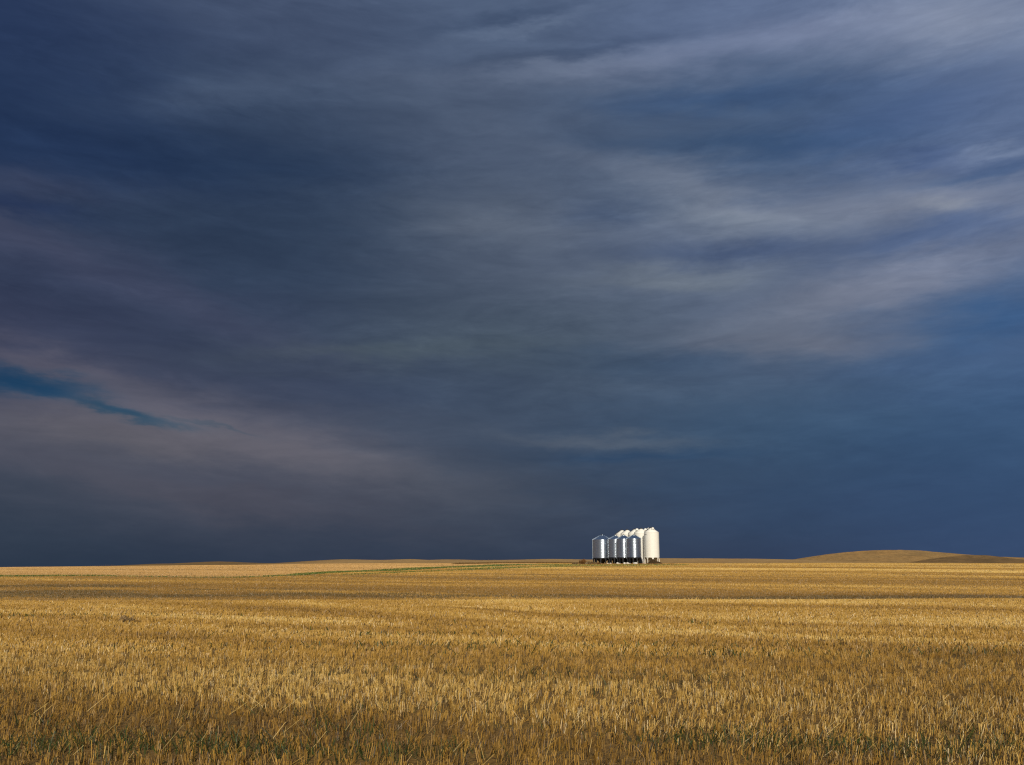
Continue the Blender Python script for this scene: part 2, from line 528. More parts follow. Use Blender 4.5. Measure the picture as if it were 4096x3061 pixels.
def make_hill(name, pts, yc, foot, back, mat, rough, nx=420, ny=90, seed=5, ext=True):
    cx, cz = crest(pts, yc)
    x0, x1 = cx[0], cx[-1]
    xs = np.linspace(x0, x1, nx)
    yy = np.concatenate([np.linspace(foot - 12, yc, ny), np.linspace(yc, back, ny // 3)[1:]])
    X, Y = np.meshgrid(xs, yy)
    zc = pchip(X, cx, cz)
    t = (Y - foot) / (yc - foot)
    t = t + (fbm(X / 45, Y / 45, seed + 20, 3) - 0.5) * 0.30 * np.clip(4 * t * (1 - t), 0, 1)
    S = np.clip(t, 0, 1) ** 1.35
    drop = np.clip((Y - yc) / (back - yc), 0, 1) ** 1.3 * 6.0
    zf = T(X, np.minimum(Y, foot)) - 0.25
    Z = zf + (zc - zf) * S - drop
    Z = Z + (fbm(X / 3.0, Y / 6.0, seed, 3) - 0.5) * rough + (fbm(X / 14, Y / 22, seed + 9, 3) - 0.5) * rough * 1.6 * np.clip(t * 1.5, 0, 1) * np.where(np.abs(Y - yc) < 6, 0.35, 1)
    n = np.arange(len(yy) - 1)[:, None] * nx + np.arange(nx - 1)[None, :]
    f = np.stack([n, n + 1, n + nx + 1, n + nx], -1).reshape(-1, 4)
    o = link(name, np_mesh(name, np.stack([X.ravel(), Y.ravel(), Z.ravel()], -1), f, mat, True))
    return tag(o, kind='structure')


make_hill('pasture_ridge',
          [(-2500, 2290), (-900, 2280), (0, 2276), (231, 2274), (444, 2268), (518, 2267), (593, 2266), (648, 2259), (796, 2249), (870, 2246.5), (963, 2250),
           (1093, 2253), (1194, 2250), (1268, 2243.5), (1370, 2238), (1518, 2240), (1648, 2237), (1713, 2240), (1787, 2238), (1935, 2241),
           (2020, 2240), (2220, 2236.5), (2360, 2238.5), (2500, 2236), (2650, 2233.5), (2900, 2234.5), (3050, 2236), (3150, 2238), (3217, 2240), (3320, 2247), (3450, 2255),
           (3700, 2262), (5000, 2264), (6800, 2266)], 560, 352, 800, M_ridge, 0.16, 520, 60)
make_hill('hill',
          [(2950, 2262), (3120, 2250), (3217, 2238.5), (3298, 2223), (3352, 2215), (3424, 2206.5), (3505, 2201), (3572, 2200), (3676, 2202), (3730, 2207),
           (3820, 2214.5), (3874, 2219), (3960, 2225), (4045, 2229), (4100, 2230.5), (4300, 2236), (4700, 2250), (4900, 2262)], 540, 410, 680, M_hill, 0.22, 320, 66, 15)
make_hill('hill',
          [(3560, 2268), (3640, 2251), (3743, 2233), (3829, 2224), (3880, 2220.5), (3932, 2220.5), (3982, 2225), (4045, 2234), (4120, 2244), (4240, 2256), (4330, 2268)],
          405, 348, 450, M_hill2, 0.18, 300, 70, 25)

# ------------------------------------------------------------------ the crop: stubble, loose straw, green growth
TRACK = [ground_at(*p) for p in ((-400, 2306), (100, 2306), (330, 2304), (560, 2308), (950, 2312), (1180, 2302), (1400, 2288), (1700, 2273.5), (2000, 2261), (2150, 2259), (2300, 2263), (2500, 2262), (2680, 2261))]
TRACK_W = [2.6, 2.6, 2.0, 0.3, 0.7, 1.6, 3.4, 4.4, 4.6, 6, 8, 7, 5]
TRACK2 = [ground_at(*p) for p in ((1380, 2301), (1560, 2293), (1750, 2285), (1920, 2277), (2060, 2271), (2250, 2267))]
TRACK2_W = [0.9, 1.6, 1.4, 4, 5, 3]


def near_line(x, y, pts, w):
    best = np.full(len(x), 9.0)
    for i in range(len(pts) - 1):
        (ax, ay), (bx, by) = pts[i], pts[i + 1]
        dx, dy = bx - ax, by - ay
        t = np.clip(((x - ax) * dx + (y - ay) * dy) / (dx * dx + dy * dy), 0, 1)
        d = np.hypot(x - ax - t * dx, y - ay - t * dy)
        best = np.minimum(best, d / (w[i] * (1 - t) + w[i + 1] * t))
    return best


_tx = np.array([p[0] for p in TRACK]); _ty = np.array([p[1] for p in TRACK])


def beyond_track(x, y):
    o = np.argsort(_tx)
    return (y > np.interp(x, _tx[o], _ty[o]) + 1.0) & (x < 8)


def spots(lst):
    out = []
    for (px, py, rx, ry, k) in lst:
        x, y = ground_at(px, py)
        out.append((x, y, rx, ry, k))
    return out


def in_spots(x, y, lst):
    s = np.zeros(len(x))
    for (cx, cy, rx, ry, k) in lst:
        s = np.maximum(s, k * np.exp(-((x - cx) / rx) ** 2 - ((y - cy) / ry) ** 2))
    return s


GREEN_NEAR = spots([(150, 3010, 1.2, 0.45, 1), (520, 2985, 1.0, 0.4, 1), (900, 3000, 0.9, 0.35, 1), (1330, 3030, 1.0, 0.35, 0.9), (1700, 3020, 0.6, 0.3, 0.8),
                    (2900, 2970, 1.0, 0.4, 0.9), (3300, 3000, 1.0, 0.35, 1), (3750, 3020, 1.2, 0.4, 1), (4000, 3000, 0.8, 0.4, 0.9),
                    (450, 2780, 1.6, 0.3, 0.9), (120, 2705, 0.9, 0.35, 0.7), (1900, 2706, 3.2, 0.35, 0.8), (2450, 2735, 3.0, 0.4, 0.6), (2850, 2628, 3.5, 0.5, 0.7),
                    (3950, 2618, 4.5, 0.5, 0.7), (420, 2452, 3.5, 1.2, 0.8), (180, 2470, 4.0, 0.4, 0.7), (2000, 2592, 4.5, 0.8, 0.5), (1700, 2545, 3, 0.5, 0.5)])
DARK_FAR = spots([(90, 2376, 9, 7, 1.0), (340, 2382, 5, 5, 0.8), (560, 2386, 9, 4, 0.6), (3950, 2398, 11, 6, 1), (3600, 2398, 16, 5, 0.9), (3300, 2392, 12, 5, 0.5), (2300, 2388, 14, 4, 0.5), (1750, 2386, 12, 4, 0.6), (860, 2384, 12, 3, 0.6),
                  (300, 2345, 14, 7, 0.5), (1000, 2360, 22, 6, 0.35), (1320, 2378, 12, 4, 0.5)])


SWATHS = [([ground_at(*q) for q in pts], w, k) for pts, w, k in (
    (((200, 2404), (650, 2420), (1050, 2442), (1450, 2470), (1850, 2500)), 1.5, -0.40),
    (((900, 2408), (1300, 2430), (1750, 2460), (2250, 2500), (2800, 2530)), 0.9, 0.30),
    (((1750, 2434), (2000, 2450), (2220, 2466), (2700, 2480)), 0.35, -0.75),
    (((2696, 2556), (3200, 2575), (3600, 2592), (4200, 2612)), 0.28, -0.8),
    (((1450, 2704), (1900, 2708), (2350, 2722), (2750, 2735)), 0.22, -0.8),
    (((0, 2468), (250, 2478), (560, 2493)), 0.18, -0.8),
    (((500, 2545), (1100, 2575), (1800, 2605)), 0.5, -0.35),
    (((2300, 2418), (3000, 2428), (3900, 2440)), 1.2, -0.25),
    (((2900, 2520), (3500, 2530), (4200, 2540)), 0.5, 0.25),
    (((0, 2345), (500, 2352), (1000, 2372), (1500, 2388)), 3.0, -0.4),
    (((700, 2330), (1300, 2345), (2000, 2372), (2700, 2390)), 4.0, -0.30),
    (((2200, 2352), (2900, 2368), (3500, 2380), (4200, 2392)), 4.5, -0.3),
    (((2600, 2318), (3300, 2328), (4200, 2340)), 4.0, -0.35),
    (((2500, 2290), (3200, 2296), (4200, 2305)), 5.0, -0.3),
    (((3000, 2268), (3500, 2272), (4200, 2277)), 6.0, -0.35))]


def crop_tone(x, y, n):
    """straw tone: weathered patches, tracks, row bands painted with shading of leaning passes"""
    u = x * RD.x + y * RD.y
    v = x * -RD.y + y * RD.x
    v = v + 7 * (fbm(x / 55, y / 70, 301, 2) - 0.5) * sstep(12, 40, y) + 26 * (fbm(x / 130, y / 160, 305, 2) - 0.5) * sstep(60, 140, y)
    b1 = fbm(u / 40, v / 2.2, 3, 4, 0.6)
    b2 = fbm(u / 90, v / 9.0, 11, 3)
    b3 = fbm(x / 5, y / 4, 19, 3)
    b4 = fbm(u / 170, v / 11, 41, 4, 0.6)
    b5 = fbm(u / 400, v / 34, 47, 3)
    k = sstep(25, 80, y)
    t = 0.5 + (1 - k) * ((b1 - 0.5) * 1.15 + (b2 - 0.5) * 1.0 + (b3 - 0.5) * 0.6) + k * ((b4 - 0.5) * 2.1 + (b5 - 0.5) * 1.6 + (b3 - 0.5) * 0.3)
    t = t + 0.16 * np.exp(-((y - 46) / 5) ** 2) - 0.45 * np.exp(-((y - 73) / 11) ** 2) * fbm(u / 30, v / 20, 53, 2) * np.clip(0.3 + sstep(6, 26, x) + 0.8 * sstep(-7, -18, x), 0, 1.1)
    for pts, w, k in SWATHS:  # shading of the field's swells put into the tone, along with thin tracks
        d = near_line(x, y, pts, [w] * len(pts))
        t = t + k * np.exp(-d * d) * (0.35 + 1.0 * fbm(x / 7, y / 7, 401, 2))
    lines = np.zeros(n)
    for v0, w, k, sd in ((33.2, 0.22, 0.7, 1), (29.0, 0.2, 0.6, 2), (24.4, 0.22, 0.75, 3), (39, 0.3, 0.5, 4), (16.1, 0.16, 0.5, 6), (12.4, 0.15, 0.5, 7),
                         (88, 0.9, 0.6, 8), (104, 1.2, 0.55, 9), (121, 1.3, 0.6, 10), (140, 1.6, 0.6, 11), (165, 1.8, 0.55, 12), (190, 2.4, 0.5, 13), (218, 2.6, 0.5, 14)):
        wob = (vnoise(u / 30, u * 0 + sd, 40 + sd) - 0.5) * 2.0
        pres = sstep(0.35, 0.6, vnoise(u / 22, u * 0 + sd * 3.1, 60 + sd))
        lines = np.maximum(lines, k * pres * np.exp(-((v - v0 - wob) / w) ** 2))
    return np.clip(t, 0, 1), lines


PAL = np.array([(0.10, 0.051, 0.009), (0.262, 0.142, 0.023), (0.40, 0.228, 0.040), (0.61, 0.415, 0.12)])


def straw_colour(t, n):
    t = np.clip(t, 0, 0.999) * (len(PAL) - 1)
    i = t.astype(int); f = (t - i)[:, None]
    c = PAL[i] * (1 - f) + PAL[np.minimum(i + 1, len(PAL) - 1)] * f
    grey = (rng.random(n) < 0.05)[:, None]
    c = np.where(grey, c * np.array([0.85, 0.92, 1.5]), c)
    return c


def stalk_mesh(name, p, tip, w, colr, mat):
    near = p[:, 1] < 20
    if near.any() and (~near).any():
        a = stalk_arrays(p[near], tip[near], w[near], colr[near])
        b = flat_arrays(p[~near], tip[~near], w[~near], colr[~near])
        return np_mesh(name, np.concatenate([a[0], b[0]]), np.concatenate([a[1], b[1] + len(a[0])]), mat, False, np.concatenate([a[2], b[2]]))
    V, Fq, C = stalk_arrays(p, tip, w, colr)
    return np_mesh(name, V, Fq, mat, False, C)


def flat_arrays(p, tip, w, colr):
    """distant stalks: one blade each"""
    n = len(p)
    a = rng.uniform(-0.9, 0.9, n)
    w1 = np.stack([np.cos(a), np.sin(a), 0 * a], -1) * w[:, None]
    V = np.stack([p - w1, p + w1, tip + w1 * 0.85, tip - w1 * 0.85], 1).reshape(-1, 3)
    return V, (np.arange(n)[:, None] * 4 + np.arange(4)[None, :]), np.repeat(colr, 4, axis=0)


def stalk_arrays(p, tip, w, colr):
    """near stalks: two blades at a right angle, like half a split straw"""
    n = len(p)
    a = rng.random(n) * 2 * math.pi
    w1 = np.stack([np.cos(a), np.sin(a), 0 * a], -1) * w[:, None]
    w2 = np.stack([-np.sin(a), np.cos(a), 0 * a], -1) * w[:, None]
    V = np.stack([p + w1, p, p + w2, tip + w1 * 0.85, tip, tip + w2 * 0.85], 1).reshape(-1, 3)
    i = np.arange(n)[:, None] * 6
    Fq = np.stack([i + np.array([0, 1, 4, 3]), i + np.array([1, 2, 5, 4])], 1).reshape(-1, 4)
    return V, Fq, np.repeat(colr, 6, axis=0)


def scatter(bands, side=4.5):
    X, Y = [], []
    for (a, b, dens) in bands:
        k = 0.56
        area = k * (b * b - a * a) + 2 * side * (b - a)
        n = int(dens * area)
        y = np.sqrt(a * a + rng.random(n) * (b * b - a * a))
        X.append((rng.random(n) * 2 - 1) * (k * y + side)); Y.append(y)
    return np.concatenate(X), np.concatenate(Y)


def build_crop():
    e = np.concatenate([np.linspace(6.5, 12, 6), np.geomspace(12, 49, 14)[1:], np.geomspace(49, 345, 30)[1:]])
    bands = []
    for a, b in zip(e[:-1], e[1:]):
        r = (a + b) / 2
        d = 440 if r < 12 else 440 * (12 / r) ** 0.45 if r < 49 else 22 * (100 / r) ** 1.6
        if 49 < r < 68: d = 6
        bands.append((a, b, d))
    x, y = scatter([(a, b, d / (5 if b < 60 else 2)) for a, b, d in bands])
    n = len(x)
    # snap to drill rows 0.3 m apart close by
    u = x * RD.x + y * RD.y; v = x * -RD.y + y * RD.x
    row = np.round(v / 0.3) * 0.3 + rng.normal(0, 0.045, n)
    near = y < 60
    v = np.where(near, row, v)
    x, y = u * RD.x - v * RD.y, u * RD.y + v * RD.x
    # every plant leaves several straws of about one height, lean and weathering
    ph, plx, ply, pt = rng.random(n), rng.normal(0.03, 0.13, n), rng.normal(0, 0.12, n), rng.random(n)
    rp = np.where(y < 60, 5, 2)
    x, y, ph, plx, ply, pt = (np.repeat(q, rp) for q in (x, y, ph, plx, ply, pt))
    n = len(x)
    sp = np.maximum(0.016, 0.0013 * y)
    x = x + rng.normal(0, 1, n) * sp; y = y + rng.normal(0, 1, n) * sp
    near = y < 60
    u = x * RD.x + y * RD.y; v = x * -RD.y + y * RD.x
    tone, lines = crop_tone(x, y, n)
    g1 = near_line(x, y, TRACK, TRACK_W); g2 = near_line(x, y, TRACK2, TRACK2_W)
    green = ((g1 < 1) & (rng.random(n) < np.where(x > 6, 0.7, 1.0))) | ((g2 < 1) & (rng.random(n) < 0.55))
    hidden_by_bins = np.zeros(n, bool)
    gs = in_spots(x, y, GREEN_NEAR)
    gap = near & (rng.random(n) < 0.55 * gs)
    far = beyond_track(x, y)
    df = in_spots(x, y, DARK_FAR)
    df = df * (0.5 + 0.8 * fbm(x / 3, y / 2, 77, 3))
    # heights
    patch = fbm(x / 1.6, y / 1.0, 51, 3)
    clump = fbm(x / 0.22, y / 0.16, 57, 2)
    h = (0.100 - 0.012 * sstep(12, 22, y)) * (0.55 + 0.80 * ph + 0.12 * rng.random(n)) * (0.72 + 0.56 * patch) * (1 - 0.45 * lines)
    tall = (rng.random(n) < 0.012 + 0.08 * sstep(0.66, 0.8, fbm(x / 2.4, y / 1.5, 91, 3))) & near
    h = np.where(tall, h * (1.35 + 0.6 * rng.random(n)), h)
    h = np.where(far, 0.10, h)
    w = np.maximum(0.0042, 0.00021 * y) * (0.75 + 0.5 * rng.random(n))
    lx = plx + rng.normal(0, 0.07, n) + (fbm(x / 3, y / 2, 61, 2) - 0.5) * 0.35
    ly = ply + rng.normal(0, 0.07, n)
    sway = rng.random(n) < 0.13
    lx = np.where(sway, lx + rng.normal(0.5, 0.7, n), lx)
    ly = np.where(sway, ly + rng.normal(0, 0.6, n), ly)
    z = T(x, y)
    p = np.stack([x, y, z - 0.01], -1)
    tip = p + np.stack([lx * h, ly * h, h], -1)
    rv = 1.25 - 0.55 * sstep(11, 18, y) - 0.5 * sstep(22, 90, y)
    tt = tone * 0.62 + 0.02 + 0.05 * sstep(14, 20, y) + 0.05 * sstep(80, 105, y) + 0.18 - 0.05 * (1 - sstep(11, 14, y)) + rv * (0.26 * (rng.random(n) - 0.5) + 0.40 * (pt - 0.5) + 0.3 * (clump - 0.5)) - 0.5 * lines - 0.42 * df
    c = straw_colour(tt, n)
    gap_dark = (rng.random(n) < 0.27 - 0.18 * sstep(11, 17, y) - 0.085 * sstep(20, 60, y))[:, None]  # near-black straws stand in for the shaded gaps between tufts
    c = np.where(gap_dark, np.array([0.040, 0.024, 0.008]) * (0.6 + rng.random(n))[:, None], c)
    c = c * (1 + (rng.random(n) - 0.5) * (0.36 - 0.28 * sstep(40, 95, y)))[:, None]
    bright = (rng.random(n) < 0.045 * sstep(0.4, 0.75, tone) * (1 - sstep(30, 55, y)))[:, None]
    c = np.where(bright, np.array([0.70, 0.55, 0.30]), c)
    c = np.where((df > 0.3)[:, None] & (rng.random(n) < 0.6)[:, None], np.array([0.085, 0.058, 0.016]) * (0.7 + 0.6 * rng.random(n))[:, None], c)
    pale = np.array([0.43, 0.255, 0.085])
    c = np.where(far[:, None], pale * (0.86 + 0.3 * rng.random(n)[:, None]) * (0.85 + 0.3 * tone[:, None]), c)
    sc['stalks'] = n
    keep = ~green & ~gap
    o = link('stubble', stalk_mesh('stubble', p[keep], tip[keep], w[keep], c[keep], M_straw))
    tag(o, 'golden cut wheat stubble standing in rows all over the field', 'stubble', kind='stuff')
    # grass along the track
    k = green
    cg = np.array([0.045, 0.085, 0.012]) * (0.6 + 0.8 * rng.random(k.sum()))[:, None]
    yel = (rng.random(k.sum()) < np.where(x[k] > 4, 0.5, 0.28))[:, None]
    cg = np.where(yel, np.array([0.24, 0.21, 0.045]) * (0.7 + 0.6 * rng.random(k.sum()))[:, None], cg)
    hg = np.minimum(0.26, np.maximum(h[k], 0.10) * 1.8)[:, None]
    o = link('grass', stalk_mesh('grass', p[k], p[k] + np.concatenate([rng.normal(0, 0.3, (k.sum(), 2)) * hg, hg], 1), w[k] * 1.2, cg, M_green))
    tag(o, 'strip of green grass along the far track to the grain bins', 'grass', kind='stuff')


def build_weeds():
    P, Tp, W, C = [], [], [], []
    n = 26000
    x, y = scatter([(8, 13, 250), (13, 34, 55)])
    s = in_spots(x, y, GREEN_NEAR)
    base = 0.35 * sstep(0.66, 0.8, fbm(x / 1.8, y / 0.8, 133, 3)) * (1 - sstep(20, 34, y))
    k = rng.random(len(x)) < np.maximum(s * 0.9, base)
    x, y = x[k], y[k]; n = len(x)
    x = x + rng.normal(0, 0.03, n)
    h = 0.06 + 0.11 * rng.random(n) ** 1.4
    z = T(x, y)
    p = np.stack([x, y, z - 0.005], -1)
    tip = p + np.stack([rng.normal(0, 0.6, n) * h, rng.normal(-0.1, 0.5, n) * h, h], -1)
    w = np.maximum(0.0055, 0.0004 * y) * (0.7 + 0.8 * rng.random(n))
    c = np.array([0.040, 0.058, 0.012]) * (0.3 + 1.0 * rng.random(n))[:, None]
    o = link('weeds', stalk_mesh('weeds', p, tip, w, c, M_green))
    tag(o, 'dark green weeds growing low between the stubble rows', 'weeds', kind='stuff')


def build_loose_straw():
    """long bent straws lying over the stubble, mostly rising to the right"""
    x, y = scatter([(8, 14, 0.8), (14, 30, 0.15)])
    extra = [(700, 2920, 9), (850, 2900, 6), (150, 2900, 7), (1500, 2880, 7), (1620, 2840, 6), (300, 3000, 4), (2230, 2930, 14), (3900, 2930, 16), (2560, 2900, 8), (1200, 2985, 8), (1050, 2880, 14), (3300, 2960, 10)]
    ex, ey = [x], [y]
    for (px, py, k) in extra:
        gx, gy = ground_at(px, py)
        ex.append(rng.normal(gx, 0.22, k)); ey.append(rng.normal(gy, 0.15, k))
    x, y = np.concatenate(ex), np.concatenate(ey)
    n = len(x)
    L = 0.12 + 0.24 * rng.random(n) ** 1.4
    pitch = np.radians(rng.uniform(32, 80, n))
    yaw = rng.normal(0.25, 0.6, n) + np.where(rng.random(n) < 0.06, math.pi, 0)
    z = T(x, y) + 0.03 + 0.10 * rng.random(n)
    p = np.stack([x, y, z], -1)
    tip = p + np.stack([np.cos(yaw) * np.cos(pitch), np.sin(yaw) * np.cos(pitch), np.sin(pitch)], -1) * L[:, None]
    w = np.full(n, 0.0038) * (0.8 + 0.5 * rng.random(n))
    c = PAL[3] * (0.45 + 0.4 * rng.random(n))[:, None]
    w3 = np.stack([np.sin(yaw), -np.cos(yaw), 0 * yaw], -1) * w[:, None] * 0.6
    up = np.array([0, 0, 1.0]) * w[:, None]
    V = np.stack([p - w3, p + up, p + w3, tip - w3, tip + up * 0.8, tip + w3], 1).reshape(-1, 3)
    i = np.arange(n)[:, None] * 6
    Fq = np.stack([i + np.array([0, 1, 4, 3]), i + np.array([1, 2, 5, 4]), i + np.array([2, 0, 3, 5])], 1).reshape(-1, 4)
    o = link('loose_straw', np_mesh('loose_straw', V, Fq, M_straw, False, np.repeat(c, 6, axis=0)))
    tag(o, 'long pale broken straws leaning over the nearest stubble', 'straw', kind='stuff')


build_crop()
build_weeds()
build_loose_straw()

# ------------------------------------------------------------------ grain bins


def children(o): return [c for c in bpy.data.objects if c.parent is o]


def copy_tree(o, kids, parent=None):
    c = o.copy(); col.objects.link(c)
    if parent is not None: c.parent = parent
    for ch in kids.get(o.name, []): copy_tree(ch, kids, c)
    return c


def kid_map(root):
    d = {}
    todo = [root]
    while todo:
        o = todo.pop()
        d[o.name] = children(o)
        todo += d[o.name]
    return d


def mesh_copies(name, me, parent, mats):
    for k, M in enumerate(mats):
        o = link(name, me, parent)
        o.matrix_local = M


def rot(a): return Matrix.Rotation(a, 4, 'Z')


def steel_bin(r, zb, h, rise, label, n_panel=18):
    root = empty('grain_bin', (0, 0, 0))
    tag(root, label, 'grain bin', 'galvanised hopper bins in the front row')
    rings = 6
    hr = h / rings
    prof = []
    nc = 9; sub = 5
    for j in range(nc * sub + 1):
        t = j / (nc * sub)
        env = min(1, 8 * t, 8 * (1 - t))
        prof.append((r + 0.011 * env * math.sin(t * nc * 2 * math.pi) - 0.010 * (t < 0.012) , t * (hr - 0.02)))
    mb = MB(); mb.lathe(prof, 56)
    ring = mb.mesh('wall_ring', M_galv)
    mesh_copies('wall_ring', ring, root, [Matrix.Translation((0, 0, zb + i * hr)) for i in range(rings)])
    hb = MB()
    for i in range(1, rings): hb.lathe([(r - 0.012, zb + i * hr - 0.025), (r + 0.014, zb + i * hr - 0.022), (r + 0.014, zb + i * hr + 0.002), (r - 0.012, zb + i * hr + 0.004)], 56)
    hb.build('seam', M_galv, root)
    # roof: ribbed sheets
    ze = zb + h
    rt = 0.34
    re = r + 0.07
    da = 2 * math.pi / n_panel
    def pt(a, rr, dz=0.0):
        z = ze + rise * (re - rr) / (re - rt) + dz
        return (rr * math.cos(a), rr * math.sin(a), z)
    mb = MB()
    a0, a1 = -da / 2, da / 2 - 0.004
    mb.add([pt(a0, re), pt(0, re), pt(a1, re), pt(a0, rt), pt(0, rt), pt(a1, rt)], [(0, 1, 4, 3), (1, 2, 5, 4)])
    mb.add([pt(a0, re, -0.02), pt(a1, re, -0.02), pt(a1, re), pt(a0, re)], [(0, 1, 2, 3)])
    mb.bar(pt(a0, re - 0.01, 0.045), pt(a0, rt + 0.02, 0.045), 0.05, 0.11)
    panel = mb.mesh('roof_panel', M_galv)
    mesh_copies('roof_panel', panel, root, [rot(i * da + math.pi / 2) for i in range(n_panel)])
    zt = ze + rise
    mb = MB(); mb.lathe([(rt + 0.03, zt - 0.05), (rt + 0.03, zt + 0.07), (rt - 0.02, zt + 0.10)], 24)
    mb.build('collar', M_galv, root)
    mb = MB(); mb.lathe([(rt + 0.05, zt + 0.06), (rt + 0.05, zt + 0.14), (0.05, zt + 0.22)], 24, cap0=True, cap1=True)
    lid = mb.build('lid', M_black, root)
    mb = MB(); mb.bar((-0.05, 0, zt + 0.2), (0.03, 0, zt + 0.5), 0.06); mb.bar((-0.2, 0, zt + 0.22), (0.1, 0, zt + 0.3), 0.05)
    mb.build('lid_lever', M_black, lid)
    # black base ring, hopper and legs
    mb = MB(); mb.lathe([(r - 0.04, zb - 0.34), (r + 0.035, zb - 0.34), (r + 0.035, zb + 0.02), (r - 0.04, zb + 0.02)], 48)
    mb.build('base_ring', M_black, root)
    hz = min(zb - 0.28, (r - 0.25) * 0.93)
    mb = MB(); mb.lathe([(0.22, zb - 0.06 - hz), (r - 0.05, zb - 0.05)], 40)
    hop = mb.build('hopper', M_black, root)
    mb = MB(); mb.box((0, 0, zb - 0.06 - hz - 0.07), (0.5, 0.5, 0.14)); mb.box((0.35, -0.1, zb - 0.06 - hz - 0.08), (0.9, 0.1, 0.06))
    mb.build('hopper_gate', M_black, hop)
    nl = 12
    mb = MB()
    mb.box((r - 0.05, 0, (zb - 0.16) / 2 - 0.03), (0.24, 0.30, zb - 0.12)); mb.box((r - 0.05, 0, 0.02), (0.34, 0.34, 0.06))
    mb.add([(r - 0.05, -0.35, zb - 0.33), (r - 0.05, 0.35, zb - 0.33), (r - 0.05, 0, zb - 0.85),
            (r - 0.01, -0.35, zb - 0.33), (r - 0.01, 0.35, zb - 0.33), (r - 0.01, 0, zb - 0.85)], [(2, 1, 0), (3, 4, 5), (0, 3, 5, 2), (1, 2, 5, 4)])
    leg = mb.mesh('leg', M_black)
    mesh_copies('leg', leg, root, [rot(2 * math.pi * (i + 0.5) / nl) for i in range(nl)])
    # ladder up the side
    mb = MB()
    for s in (-0.2, 0.2): mb.bar((-r - 0.13, s - 0.05, zb - 0.3), (-r - 0.13, s - 0.05, ze + 0.05), 0.07, 0.09)
    for i in range(int(h / 0.3)): mb.bar((-r - 0.13, -0.25, zb + 0.1 + i * 0.3), (-r - 0.13, 0.15, zb + 0.1 + i * 0.3), 0.035)
    mb.build('ladder', M_galv, root)
    return root


def bend_text(body, size, r, z, a_end):
    cu = bpy.data.curves.new('lettering', 'FONT')
    cu.body = body; cu.size = size; cu.shear = 0.2; cu.extrude = 0.004; cu.resolution_u = 2
    ob = bpy.data.objects.new('lettering', cu)
    col.objects.link(ob)
    bpy.context.view_layer.update()
    me = bpy.data.meshes.new_from_object(ob.evaluated_get(bpy.context.evaluated_depsgraph_get()))
    bpy.data.objects.remove(ob)
    xs = [v.co.x for v in me.vertices]
    xm = max(xs)
    for v in me.vertices:
        a = a_end - (xm - v.co.x) * 1.05 / r
        rr = r + 0.008 + v.co.z
        v.co = (rr * math.cos(a), rr * math.sin(a), z + v.co.y)
    me.materials.clear(); me.materials.append(M_black)
    me.name = 'lettering'
    return me


_shared = {}


